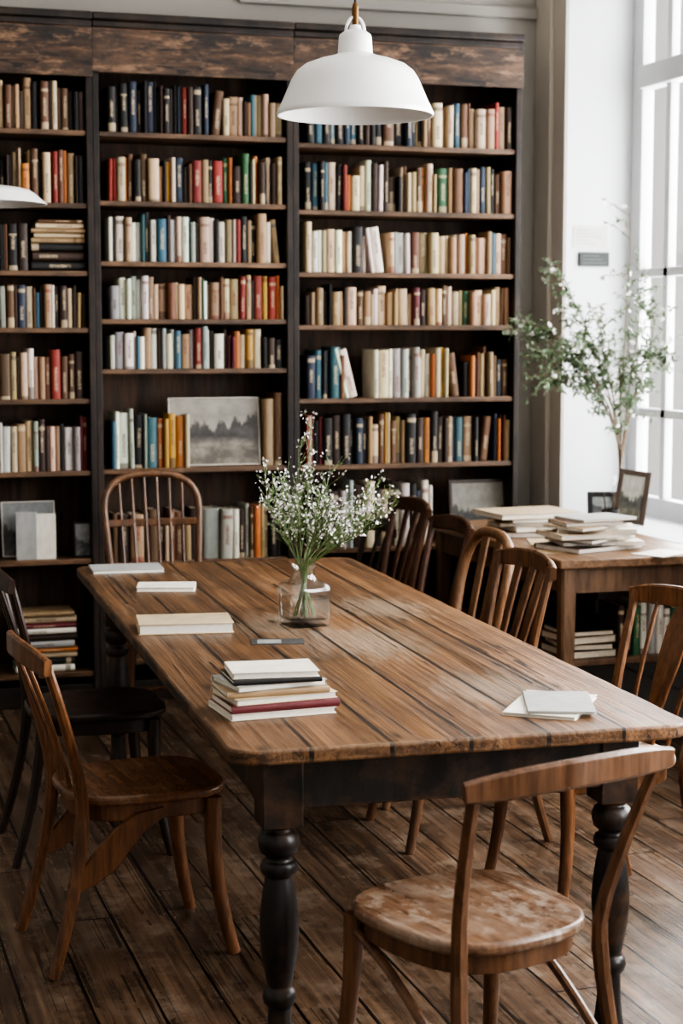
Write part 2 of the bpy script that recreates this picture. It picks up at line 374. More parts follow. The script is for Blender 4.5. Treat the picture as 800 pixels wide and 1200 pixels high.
# ------------------------------------------------------------------ room shell
YB = 7.30; YW = 7.62; XW = 3.35; YR = 7.32; XWIN = 3.67
CEIL = 3.7; Y0 = -2.2; XL = -2.6
struct(MB().box((XL-.1, Y0, -.08), (XWIN+.3, YW+.1, 0)).build('floor', M_floor, smooth=False))
struct(MB().box((XL-.1, Y0, CEIL), (XWIN+.3, YW+.1, CEIL+.1)).build('ceiling', M_ceil, smooth=False))
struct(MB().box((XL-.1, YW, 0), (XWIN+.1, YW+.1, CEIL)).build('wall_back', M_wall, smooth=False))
struct(MB().box((XL-.1, Y0, 0), (XL, YW, CEIL)).build('wall_left', M_wall, smooth=False))
wins = [(5.55, YR), (3.1, 4.85), (.6, 2.4)]
ZS, ZT = .72, 3.3
w = MB()
w.box((XW, Y0, 0), (XWIN+.1, YW, ZS)); w.box((XW, Y0, ZT), (XWIN+.1, YW, CEIL))
ys = [YW]
for a, b in wins: ys += [b, a]
ys.append(Y0)
for i in range(0, len(ys), 2): w.box((XW, ys[i+1], ZS), (XWIN+.1, ys[i], ZT))
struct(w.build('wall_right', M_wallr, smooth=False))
struct(MB().box((XW-.03, 7.45, 0), (XW, YW, CEIL)).build('trim_1', M_pier, bevel=.004))
struct(MB().box((XW-.012, YR+.002, 0), (XW, 7.45, CEIL)).build('trim_2', M_pier, bevel=.003))
struct(MB().box((XW-.02, Y0, 0), (XW, YR, .16)).build('baseboard_right', M_wallr, bevel=.004))
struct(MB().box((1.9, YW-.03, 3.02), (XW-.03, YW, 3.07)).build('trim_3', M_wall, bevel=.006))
def window(i, a, b):
    t = bpy.data.objects.new('window_%d' % i, None); COL.objects.link(t); t['kind'] = 'structure'
    t.location = (XWIN, (a+b)/2, ZS)
    L = (b-a)/2; H = ZT-ZS; x0, x1 = 0, .06
    m = MB()
    for s in (-1, 1): m.box((x0, s*L-(.1 if s > 0 else 0), 0), (x1, s*L+(.1 if s < 0 else 0), H))
    m.box((x0, -L+.1, H-.1), (x1, L-.1, H)); m.box((x0, -L+.1, .03), (x1, L-.1, .12))
    zt = 2.72-ZS
    m.box((x0-.02, -L+.1, zt-.05), (x1, L-.1, zt+.05))
    m.box((x0-.01, -.06, .12), (x1, .06, zt-.05)); m.box((x0, -.04, zt+.05), (x1, .04, H-.1))
    for s in (-1, 1):
        y = s*(L-.33)
        m.box((x0+.01, y-.022, .12), (x1-.01, y+.022, H-.1))
        for z in (1.22-ZS, 1.85-ZS):
            m.box((x0+.01, min(s*.06, s*(L-.1)), z-.020), (x1-.01, max(s*.06, s*(L-.1)), z+.020))
    m.build('window_frame', M_winf, t, bevel=.004)
    MB().box((x0+.028, -L+.1, .12), (x0+.032, L-.1, H-.1)).build('pane', M_pane, t, smooth=False)
    MB().box((-(XWIN-XW)-.02, -L+.002, 0), (0, L-.002, .03)).build('sill', M_wallr, t, bevel=.004)
for i, (a, b) in enumerate(wins): window(i+1, a, b)
SILL = ZS+.03

# small dark plaque on the white reveal, and a pale paper above it
p = on_y(695, 304, YR)
t = thing('wall_plaque', 'small dark rectangular plaque fixed to the white window reveal', 'plaque', (p.x, YR, p.z))
MB().box((-.075, -.012, -.032), (.075, 0, .032)).build('plate', M_plaque, t, bevel=.002)
for k in range(3): MB().box((-.06, -.0135, -.018+k*.016), (.06-.02*k, -.011, -.015+k*.016)).build('slot', M_slot, t, smooth=False)
p = on_y(691, 278, YR)
t = thing('paper_sheet', 'pale paper sheet with faint lines pinned above the dark plaque', 'paper', (p.x, YR, p.z))
MB().box((-.085, -.002, -.05), (.085, 0, .05)).build('sheet', M_notep, t, smooth=False)
m = MB()
for k in range(5): m.box((-.065, -.0028, .03-k*.015), (.03+.03*((k*7) % 3-1), -.002, .033-k*.015))
m.build('lines', M_noteline, t, smooth=False)

# ------------------------------------------------------------------ bookcases
XU = [.70, 1.20, 2.06, 3.12]
UMID = [55, 228, 480]
TOPZ = on_y(300, 25, YB).z
BOARDS = [[151, 237, 317, 384, 468, 553, 657, 790], [157, 237, 307, 374, 432, 548, 657, 770], [171, 248, 320, 381, 466, 543, 640, 760]]
FASC = [on_y(55, 88, YB).z, on_y(228, 90, YB).z, on_y(480, 98, YB).z]
BZ = [[on_y(UMID[i], v, YB).z for v in BOARDS[i]] for i in range(3)]
names = ['left', 'middle', 'right']
labs = ['dark wooden bookcase at the left edge holding the flat-lying pile of books',
        'dark wooden middle bookcase with the misty landscape print among its books',
        'dark wooden widest bookcase beside the beige pier and window']
for i in range(3):
    x0, x1 = XU[i], XU[i+1]; cx = (x0+x1)/2
    t = thing('bookcase', labs[i], 'bookcase', (cx, YB, 0), 0, 'bookcases along the back wall')
    W = (x1-x0)/2
    for s in (-1, 1):
        MB().box((s*W-(.027 if s > 0 else 0), 0, 0), (s*W+(.027 if s < 0 else 0), .30, TOPZ-.06)).build('side_panel', M_case, t, bevel=.003)
    MB().box((-W+.027, .285, 0), (W-.027, .30, TOPZ-.06)).build('back_panel', M_cback, t, smooth=False)
    for z in BZ[i]:
        MB().box((-W+.027, .008, z-.022), (W-.027, .285, z)).build('shelf', M_shelf, t, bevel=.003)
    MB().box((-W+.027, .012, 0), (W-.027, .03, .09)).build('plinth', M_case, t, bevel=.003)
    f_ = MB(); f_.box((-W, -.016, FASC[i]), (W, -.0005, TOPZ-.06))
    f_.build('fascia', M_fascia, t, bevel=.002)
    c = MB(); c.box((-W, -.035, TOPZ-.03), (W, .31, TOPZ)); c.box((-W, -.02, TOPZ-.06), (W, .31, TOPZ-.03))
    c.build('cornice', M_case, t, bevel=.006)

# ------------------------------------------------------------------ shelved books
CLR = dict(k=((.014, .013, .012), 'black'), d=((.05, .028, .019), 'dark brown'), n=((.025, .037, .062), 'navy'), b=((.15, .075, .038), 'brown'),
           t=((.36, .245, .135), 'tan'), c=((.58, .455, .30), 'cream'), w=((.78, .73, .63), 'white'), y=((.55, .31, .07), 'yellow'), o=((.45, .16, .045), 'orange'),
           r=((.28, .04, .03), 'red'), g=((.05, .15, .07), 'green'), e=((.05, .13, .17), 'teal'), l=((.38, .38, .36), 'light grey'), m=((.15, .03, .035), 'maroon'))
ORD = 'first second third fourth fifth sixth seventh eighth ninth tenth eleventh twelfth thirteenth fourteenth fifteenth sixteenth seventeenth eighteenth nineteenth twentieth twenty-first twenty-second twenty-third twenty-fourth twenty-fifth twenty-sixth twenty-seventh twenty-eighth twenty-ninth thirtieth'.split()
SHELFN = ['top shelf', 'second shelf', 'third shelf', 'fourth shelf', 'fifth shelf', 'sixth shelf', 'seventh shelf', 'lowest shelf']
def unit_book():
    m = MB(); b = .1
    arc = [(-.5, .06), (-.44, .025), (-.25, .005), (0, 0), (.25, .005), (.44, .025), (.5, .06)]
    outer = arc+[(.5, 1), (.5-b, 1), (.5-b, .09), (-.5+b, .09), (-.5+b, 1), (-.5, 1)]
    m.prism(outer, 0, 1, 0)
    m.box((-.5+b, .09, .018), (.5-b, .97, .982), 1)
    o = m.build('book', [M_book, M_page], angle=30)
    me = o.data; bpy.data.objects.remove(o); return me
BOOKME = unit_book()
# (left u, right u, least and greatest height in px, one letter per book, lean in degrees)
ROWS = {
 0: [(0, [(0, 104, 40, 58, 'cbctdtkbkcdbkd', 0)]), (1, [(0, 107, 42, 62, 'kdktcobckrbotdk', 0)]), (2, [(0, 33, 44, 58, 'kdbkd', 0)]),
     (3, [(0, 110, 38, 54, 'lbdncbetwddctd', 0)]), (4, [(0, 100, 42, 60, 'btdcwctbrbd', 0)]), (5, [(0, 112, 44, 68, 'wctlddctkwlmr', 0)])],
 1: [(0, [(126, 245, 44, 62, 'kkdknkkdkdknrdkkn', 0), (247, 258, 50, 52, 'b', 6), (261, 331, 36, 54, 'ctcdbectct', 0)]),
     (1, [(127, 310, 40, 59, 'rcobkctkycndbrtkgodkcod', 0), (313, 330, 46, 57, 'cdt', 0)]),
     (2, [(128, 200, 40, 58, 'wkwcwlekwd', 0), (200, 318, 40, 58, 'wcweldcwkwtwrktw', 0), (322, 330, 50, 52, 't', -6)]),
     (3, [(129, 332, 38, 55, 'wwlwwtbctdcgwbtbctrtkryroc', 0)]),
     (4, [(130, 306, 34, 52, 'wlewtwdlcwetrlwkwdmocyc', 0), (307, 333, 28, 36, 'kdk', 0)]),
     (5, [(131, 222, 52, 72, 'ewwlkeoyyoc', 0), (311, 332, 74, 88, 'tb', 0)]),
     (6, [(132, 236, 44, 66, 'bdtkbdcbtd', 0), (240, 332, 52, 70, 'lwdlbotckd', 0)])],
 2: [(0, [(358, 482, 36, 56, 'kekeknkdkbkn', 0), (482, 600, 40, 62, 'kttbctckebcctrtd', 0)]),
     (1, [(357, 470, 38, 62, 'kekckroccwdwdk', 0), (470, 601, 42, 62, 'cctboctkgtbctntkbt', 0)]),
     (2, [(358, 430, 42, 60, 'cwccwtwkc', 0), (434, 450, 52, 54, 'ww', -8), (456, 602, 38, 58, 'clwbtctcwcotbctecbt', 0)]),
     (3, [(359, 603, 34, 52, 'dctktcbtcwcttccmdtcbcctgtcctbt', 0)]),
     (4, [(359, 403, 44, 62, 'nekneb', 0), (404, 420, 55, 60, 'ww', -14), (436, 524, 44, 62, 'wcwlclwcwoyc', 0), (528, 538, 52, 54, 'b', -7), (543, 603, 42, 62, 'kdokbtbtnb', 0)]),
     (5, [(360, 425, 44, 66, 'rckmkdkkn', 0), (425, 560, 42, 66, 'ktcbycttkdoktnetk', 0), (563, 573, 54, 56, 'b', 6), (579, 606, 44, 62, 'nokbt', 0)]),
     (6, [(375, 508, 60, 84, 'kdwlkcdwwknww', 0)])]}
# tighter packing: the photo's shelves hold more and thinner books
for ui in ROWS:
    for j_, (ri, segs) in enumerate(ROWS[ui]):
        ns = []
        for (u0, u1, h0, h1, cs, lean) in segs:
            if len(cs) >= 9 and not lean:
                l_ = list(cs)
                for q in range(int(len(cs)*.18)):
                    k_ = random.randrange(len(l_)); l_.insert(k_, random.choice(l_[max(0, k_-3):k_+3]))
                cs = ''.join(l_)
            ns.append((u0, u1, h0, h1, cs, lean))
        ROWS[ui][j_] = (ri, ns)
allb = []
for ui in range(3):
    for ri, segs in ROWS[ui]:
        z0 = BZ[ui][ri]; total = sum(len(s[4]) for s in segs); k = 0
        for (u0, u1, h0, h1, cs, lean) in segs:
            xa = max(on_y(u0, BOARDS[ui][ri], YB+.03).x, XU[ui]+.03); xb = min(on_y(u1, BOARDS[ui][ri], YB+.03).x, XU[ui+1]-.03)
            ws = [random.choice((.45, .65, .8, 1, 1.2, 1.6))*random.uniform(.9, 1.1) for _ in cs]; sw = sum(ws); x = xa
            sc = (YB*1.03)/2051
            hprev = random.uniform(h0, h1)
            for c, ww in zip(cs, ws):
                th = (xb-xa)*ww/sw
                a = R(lean); base = th*.97
                if lean: base = th*.92*math.cos(a)
                elif random.random() < .10 and th > .02: a = R(random.choice((-1, 1))*random.uniform(.5, 1.2)); base = th*.97-.004
                if random.random() < .75: hprev = random.triangular(h0, h1, h0+.6*(h1-h0))
                hh = (hprev+random.uniform(-1, 1))*sc
                dp = random.uniform(.12, .17)
                yf = YB+random.uniform(.012, .05)
                col, cn = CLR[c]; j = random.uniform(.72, 1.15)
                col = tuple(min(.85, q*j*random.uniform(.9, 1.1)) for q in col)
                frm = 'left'; idx = k
                if ui == 0 or k >= total/2: frm = 'right'; idx = total-1-k
                lab = '%s %s %s, %s from %s on %s of %s bookcase' % ('thick' if th > .042 else 'slim' if th < .026 else 'medium', cn, 'book', ORD[idx], frm, SHELFN[ri], names[ui])
                zz = z0+base/2*abs(math.sin(a))
                hm = math.sin(a)*hh/2 if not lean else 0
                allb.append(dict(s=(base, dp, hh), loc=(x+th/2-hm, yf, zz), rot=(0, a, 0), col=col, lab=lab, ar=base*hh, grp='books on the %s of the %s bookcase' % (SHELFN[ri], names[ui])))
                x += th; k += 1
# piles lying flat in the left bookcase
def flat_pile(ri, u0, u1, spec, where):
    z = BZ[0][ri]; n = len(spec)
    for i, (c, th, dl) in enumerate(spec):
        xa = max(on_y(u0, 300, YB+.03).x, XU[0]+.032)+dl; xb = min(on_y(u1, 300, YB+.03).x, 1.168)-random.uniform(0, .015)
        col, cn = CLR[c]; j = random.uniform(.85, 1.15)
        lab = '%s book lying flat, %s from bottom of %s' % (cn, ORD[i], where)
        allb.append(dict(s=(th*.97, .17, xb-xa), loc=(xa, YB+.02+random.uniform(0, .02), z+th/2), rot=(0, PI/2, 0), col=tuple(q*j for q in col), lab=lab, ar=9, grp='books lying flat in %s' % where))
        z += th
flat_pile(2, 37, 113, [('k', .04, .0), ('d', .04, .005), ('k', .034, .0), ('t', .022, .0), ('c', .02, .012), ('t', .018, .0), ('c', .022, .02), ('b', .016, .03)], 'the pile in the left bookcase')
flat_pile(7, 10, 84, [('w', .03, .0), ('k', .03, .01), ('c', .025, .0), ('o', .02, .02), ('l', .03, .0), ('d', .03, .01), ('w', .025, .0), ('m', .02, .03), ('c', .03, .01), ('t', .02, .02)], 'the pile low beside the dark chair')
# two pale books shown face out in front of the grey print, left bookcase
for u1_, vt, c, wd_ in ((44, 600, 'l', .088), (66, 602, 'w', .082)):
    xr = on_y(u1_, 640, YB+.05).x; hh = on_y(u1_, vt, YB+.05).z-BZ[0][6]
    allb.append(dict(s=(.022, wd_, hh), loc=(xr, YB+.06, BZ[0][6]), rot=(0, 0, PI/2), col=CLR[c][0], lab='%s book shown face out before the grey print, left bookcase' % CLR[c][1], ar=9, grp='books shown face out in the left bookcase'))
allb.sort(key=lambda b: -b['ar'])
for b in allb[:300]:
    o = bpy.data.objects.new('book', BOOKME); COL.objects.link(o)
    o.location = b['loc']; o.scale = b['s']; o.rotation_euler = b['rot']; o.color = c4(b['col'])
    tag(o, b['lab'], 'book', b['grp'])
rest = allb[300:]
if rest:
    m = MB(); cols = []
    bv = [v.co.copy() for v in BOOKME.vertices]; bf = [list(p.vertices) for p in BOOKME.polygons]; bmi = [p.material_index for p in BOOKME.polygons]
    for b in rest:
        M = Matrix.Translation(b['loc']) @ Matrix.Rotation(b['rot'][1], 4, 'Y') @ Matrix.Diagonal((*b['s'], 1))
        o = len(m.v); m.v += [tuple(M @ v) for v in bv]
        for f, mi in zip(bf, bmi): m.f.append([o+i for i in f]); m.m.append(mi); cols.append(b['col'])
    o = m.build('slim_books', [M_bookattr, M_page], angle=30, recalc=False)
    at = o.data.color_attributes.new('Col', 'FLOAT_COLOR', 'CORNER')
    for pidx, pl in enumerate(o.data.polygons):
        for li in pl.loop_indices: at.data[li].color = c4(cols[pidx])
    tag(o, 'slimmest upright books scattered between the thicker ones on the shelves', 'books'); o['kind'] = 'stuff'

# ------------------------------------------------------------------ pictures
def picture(label, loc, w, h, tilt, rz, mf, mp, fw=.015, name='framed_photo', cat='framed picture', strut=False, roll=0):
    t = thing(name, label, cat, loc, rz, None, 0)
    t.rotation_euler = (-tilt, roll, rz)
    m = MB()
    m.box((-w/2, -.008, 0), (-w/2+fw, .008, h)); m.box((w/2-fw, -.008, 0), (w/2, .008, h))
    m.box((-w/2+fw, -.008, 0), (w/2-fw, .008, fw)); m.box((-w/2+fw, -.008, h-fw), (w/2-fw, .008, h))
    m.build('frame', mf, t, bevel=.002)
    MB().box((-w/2+fw, -.002, fw), (w/2-fw, .004, h-fw)).build('picture', mp, t, smooth=False)
    if strut: MB().sweep([(0, .008, h*.7), (0, .06, h*.35), (0, .1+h*.15, .02)], rrect(.03, .006), ref=(0, 1, .01)).build('strut', mf, t)
    return t
def shelf_pic(ui, ri, u0, u1, vt, label, mf, mp, y=.06, fw=.012, tilt=.16, **k):
    xa = on_y(u0, BOARDS[ui][ri], YB+y).x; xb = on_y(u1, BOARDS[ui][ri], YB+y).x
    h = on_y((u0+u1)/2, vt, YB+y).z-BZ[ui][ri]
    picture(label, ((xa+xb)/2, YB+y, BZ[ui][ri]+.002), xb-xa, h, tilt, 0, mf, mp, fw, **k)
shelf_pic(1, 5, 199, 305, 466, 'misty grey landscape print leaning on sixth shelf of the middle bookcase', M_pagew, M_pic1, .07, .004, .12, name='landscape_print', cat='print')
shelf_pic(0, 6, 3, 66, 588, 'grey harbour print leaning at the back of a left bookcase shelf', M_pagew, M_pic2, .14, .006, .16, name='harbour_print', cat='print')
shelf_pic(0, 6, 87, 116, 612, 'small dark framed photo by the post on left bookcase', M_black, M_pic2, .06, .008, .12)
shelf_pic(2, 6, 528, 601, 562, 'brown framed landscape picture standing low in the right bookcase', M_brownfr, M_pic3, .08, .016, .16)

# ------------------------------------------------------------------ dining table
TL, TWd = 2.87, 1.022
TT = thing('dining_table', 'long worn wooden plank table with dark turned legs', 'table', (1.382, 4.755, 0), R(-2.45))
out = []
rc = .065
corners = []
for (sx, sy, a0) in ((1, 1, 0), (-1, 1, 90), (-1, -1, 180), (1, -1, 270)):
    arc = []
    for k in range(9):
        a = R(a0+k*90/8); arc.append((sx*(TWd/2-rc)+rc*math.cos(a), sy*(TL/2-rc)+rc*math.sin(a)))
    corners.append(arc)
rj = random.Random(5)
for q in range(4):
    out += corners[q]
    p0 = corners[q][-1]; p1 = corners[(q+1) % 4][0]; nseg = 14 if abs(p0[0]-p1[0]) > .1 else 34
    for k in range(1, nseg):
        f = k/nseg; jx = rj.uniform(-.0026, .0016)
        x_ = p0[0]+(p1[0]-p0[0])*f; y_ = p0[1]+(p1[1]-p0[1])*f
        if nseg == 14: y_ += jx if y_ > 0 else -jx
        else: x_ += jx if x_ > 0 else -jx
        out.append((x_, y_))
TZ = .75
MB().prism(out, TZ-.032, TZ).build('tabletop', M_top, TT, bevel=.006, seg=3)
ix, iy = TWd/2-.13, TL/2-.14
a = MB()
for s in (-1, 1):
    a.box((s*ix-.013+s*.025, -iy, TZ-.155), (s*ix+.013+s*.025, iy, TZ-.032)); a.box((-ix, s*iy-.013+s*.025, TZ-.155), (ix, s*iy+.013+s*.025, TZ-.032))
a.build('apron', M_tleg, TT, bevel=.003)
prof = [(.026, 0), (.034, .012), (.036, .03), (.031, .06), (.027, .10), (.025, .155), (.034, .165), (.037, .178), (.034, .192), (.026, .20), (.031, .225), (.039, .27), (.0425, .32), (.041, .365), (.035, .41),
        (.030, .438), (.029, .444), (.038, .45), (.041, .462), (.038, .474), (.029, .48), (.029, .488), (.040, .496), (.045, .512), (.045, .525), (.040, .538), (.031, .545), (.031, .552), (.04, .558)]
for sx in (-1, 1):
    for sy in (-1, 1):
        m = MB(); m.lathe(prof, (sx*ix, sy*iy, 0), 28); m.box((sx*ix-.044, sy*iy-.044, .555), (sx*ix+.044, sy*iy+.044, TZ-.032))
        m.build('leg', M_tleg, TT, bevel=.003)

# ------------------------------------------------------------------ chairs
def chair(label, x, y, rz, sz=.45, tz=.87, w=.42, wb=.36, d=.40, kind='slats', n=3, lean=.1, bt=.40, rail=.06, mf=None, ms=None, brace=False, stretch=True, long_brace=False, ex=.6, bow=.03, pw=.030, lr=.018, sw=.028, hr=.0145, zf=.58, hx=.8, group='wooden chairs around the table'):
    t = thing('wooden_chair', label, 'chair', (x, y, 0), R(rz), group)
    ms = ms or mf
    out = []
    for i in range(48):
        a = 2*PI*i/48; c, s_ = math.cos(a), math.sin(a)
        px = math.copysign(abs(c)**ex, c); py = math.copysign(abs(s_)**ex, s_)
        out.append((px*(wb+(w-wb)*(py+1)/2)/2, py*d/2))
    MB().prism(out, sz-.026, sz).build('seat', ms, t, bevel=.009, seg=3)
    MB().prism([(a*.9, b*.9) for a, b in out], sz-.068, sz-.026).build('seat_frame', mf, t, bevel=.003)
    yb0 = -d/2+.022; xb0 = wb/2-.018
    def by(z):
        f = max(0, (z-sz)/(tz-sz)); return yb0-lean*f**1.25
    def bx(z):
        f = max(0, (z-sz)/(tz-sz)); return xb0+(bt/2-.012-xb0)*f
    for s in (-1, 1):
        # front leg
        pts = []
        for k in range(7):
            f = k/6; pts.append((s*(w/2-.045+.03*f**1.6), d/2-.055+.045*f**1.8-.008*math.sin(f*PI), (sz-.03)*(1-f)))
        MB().sweep(pts, circ(lr, 10), [1.15-.35*k/6 for k in range(7)], ref=(0, 1, 0)).build('leg', mf, t)
        pts = []
        for k in range(7):
            f = k/6; pts.append((s*(xb0+.025*f), yb0-.085*f**1.5, (sz-.05)*(1-f)))
        MB().sweep(pts, rrect(pw, .028, .3), [1.1-.25*k/6 for k in range(7)], ref=(0, 1, 0)).build('leg', mf, t)
    if stretch:
        for s in (-1, 1):
            MB().tube([(s*(w/2-.033), d/2-.045, .2), (s*(xb0+.012), yb0-.03, .2)], .009).build('stretcher', mf, t)
        MB().tube([(-(w/2-.025), 0, .2), ((w/2-.025), 0, .2)], .009).build('stretcher', mf, t)
    if long_brace:
        for s in (-1, 1):
            P0 = Vector((s*(w/2-.044), d/2-.05, sz-.06)); P2 = Vector((s*(xb0+.010), yb0-.028, .17)); P1 = Vector((s*(w/2-.04), -.02, sz-.10))
            pts = [(P0*(1-q)**2+P1*2*q*(1-q)+P2*q*q) for q in [k/10 for k in range(11)]]
            MB().sweep(pts, circ(.010, 8), ref=(1, 0, 0)).build('brace', mf, t)
    if brace:
        for s in (-1, 1):
            pts = [(s*(xb0+.004), yb0-.035, sz-.225), (s*(xb0+.006), yb0+.010, sz-.20), (s*(xb0+.008), yb0+.055, sz-.16), (s*(xb0+.008), yb0+.10, sz-.11), (s*(xb0+.008), yb0+.15, sz-.07), (s*(xb0+.006), yb0+.21, sz-.05)]
            MB().sweep(pts, rrect(.075, .016, .3), [(.45, 1), (.75, 1), (1, 1), (.95, 1), (.7, 1), (.35, 1)], ref=(1, 0, 0)).build('brace', mf, t)
    if kind == 'hoop':
        zc = sz+(tz-sz)*zf; H = bt/2
        pts = []
        for k in range(5):
            z = sz-.03+(zc-sz+.03)*k/5; f = k/5; pts.append((-(xb0+(H-xb0)*f), by(z), z))
        for k in range(17):
            a = PI-PI*k/16; z = zc+(tz-zc)*math.sin(a)**hx; pts.append((H*math.copysign(abs(math.cos(a))**hx, math.cos(a)), by(z), z))
        for k in range(4, -1, -1):
            z = sz-.03+(zc-sz+.03)*k/5; f = k/5; pts.append(((xb0+(H-xb0)*f), by(z), z))
        MB().sweep(pts, circ(hr, 10), ref=(0, 1, 0)).build('hoop_back', mf, t)
        for i in range(n):
            q = (i+1)/(n+1)*2-1; xt = q*H*.93; zt = zc+(tz-zc)*(max(0, 1-abs(xt/H)**(2/hx)))**(hx/2)
            if n <= 3: MB().sweep([(q*xb0, by(sz), sz-.01), (q*xb0*.6+xt*.4, by(sz+(zt-sz)*.5)-.006, sz+(zt-sz)*.5), (xt, by(zt), zt)], rrect(sw, .010), [(.8, 1), (1, 1), (1, 1)], ref=(0, 1, 0)).build('slat', mf, t)
            else: MB().tube([(q*xb0, by(sz), sz-.01), (xt, by(zt), zt)], .0065, .0055).build('spindle', mf, t)
        if bow > 0:
            z = sz+(tz-sz)*.66
            MB().sweep([(-H*.97, by(z), z), (-H*.5, by(z)-.012, z), (0, by(z)-.016, z), (H*.5, by(z)-.012, z), (H*.97, by(z), z)], rrect(.018, .03)).build('middle_rail', mf, t)
        return t
    for s in (-1, 1):
        pts = []
        for k in range(8):
            z = sz-.07+(tz-rail*.35-sz+.07)*k/7; pts.append((s*bx(z), by(z), z))
        MB().sweep(pts, rrect(pw, .026, .3), [1.1-.3*k/7 for k in range(8)], ref=(0, 1, 0)).build('back_post', mf, t)
    zr = tz-rail/2; pts = []; scs = []
    for k in range(13):
        q = k/6-1; pts.append((q*(bt/2+.008), by(zr)-bow*(1-q*q), zr+.016*(1-q*q)-.006)); scs.append((1, 1-.3*abs(q)**4))
    MB().sweep(pts, rrect(.02, rail, .3), scs).build('top_rail', mf, t)
    def slatpath(q, q2):
        pp = []
        for k in range(6):
            f = k/5; z = sz-.012+(zr-sz+.012)*f; xx = q*xb0+(q2*bt/2-q*xb0)*f
            yy = by(z)-bow*(1-q2*q2)*f; pp.append((xx, yy, z))
        return pp
    if kind == 'slats':
        for i in range(n):
            q = (i+1)/(n+1)*2-1
            MB().sweep(slatpath(q*.75, q*.9), rrect(sw, .010), [(.7, 1), (.75, 1), (.85, 1), (1, 1), (1.1, 1), (1.1, 1)], ref=(0, 1, 0)).build('slat', mf, t)
    if kind == 'splat':
        MB().sweep(slatpath(0, 0), rrect(.1, .009), [(.6, 1), (.55, 1), (.75, 1), (1, 1), (1.05, 1), (.8, 1)], ref=(0, 1, 0)).build('splat', mf, t)
        for s in (-1, 1): MB().sweep(slatpath(.5*s, .55*s), rrect(.014, .009), ref=(0, 1, 0)).build('slat', mf, t)
    return t

chair('honey brown bentwood chair with polished round seat left of the table, front', .815, 4.40, -85, sz=.44, tz=.82, w=.41, wb=.37, d=.42, kind='slats', n=2, lean=.10, bt=.42, rail=.06, mf=M_ch_org, ms=M_seat_org, brace=True, stretch=False, pw=.044, lr=.0205, sw=.044)
chair('dark brown chair left of table, behind the honey brown bentwood chair', .85, 5.30, -90, sz=.45, tz=.885, w=.42, wb=.37, d=.42, kind='slats', n=2, lean=.09, bt=.42, mf=M_ch_dark, stretch=False)
chair('open-backed bentwood chair with scuffed seat at near table end', 1.255, 3.155, 15.6, sz=.452, tz=.818, w=.44, wb=.38, d=.43, kind='rail', lean=.12, bt=.475, rail=.055, mf=M_ch_mid, ms=M_seat_worn, stretch=False, long_brace=True, bow=.045, ex=.68)
chair('honey brown chair with wide back splat and pale seat, right of table', 2.035, 4.27, 97, sz=.45, tz=.868, w=.43, wb=.40, d=.44, kind='splat', lean=.11, bt=.46, mf=M_ch_org, ms=M_seat_cream, bow=.03, stretch=False)
chair('mid brown slat-backed chair, second from the front right of table', 1.94, 5.09, 90, sz=.45, tz=.885, w=.42, wb=.39, d=.41, kind='slats', n=3, lean=.085, bt=.43, mf=M_ch_mid, bow=.035, stretch=False, sw=.044, pw=.036)
chair('pale round-topped bentwood chair on the right of the table', 2.025, 5.57, 90, sz=.45, tz=.895, w=.40, wb=.37, d=.40, kind='hoop', n=2, lean=.09, bt=.40, mf=M_ch_pale, bow=0, hr=.018, sw=.05, hx=.7)
chair('red brown plain-railed chair behind the pale round-topped chair', 2.115, 6.17, 90, sz=.45, tz=.88, w=.40, wb=.37, d=.38, kind='rail', lean=.085, bt=.41, rail=.06, mf=M_ch_red, pw=.036)
chair('red brown slatted chair nearest the right bookcase end of table', 2.125, 6.65, 90, sz=.45, tz=.905, w=.40, wb=.37, d=.38, kind='slats', n=3, lean=.085, bt=.42, mf=M_ch_red, sw=.040, pw=.034)
chair('low dark chair between red brown slatted chair and bookcase', 2.15, 7.07, 92, sz=.42, tz=.775, w=.34, wb=.32, d=.36, kind='slats', n=2, lean=.08, bt=.34, mf=M_ch_dark)
chair('spindle hoop-back chair at far end of table facing camera', 1.345, 6.60, 180, sz=.45, tz=1.02, w=.42, wb=.36, d=.40, kind='hoop', n=6, lean=.12, bt=.385, mf=M_ch_mid, bow=.02, zf=.74, hx=.75)

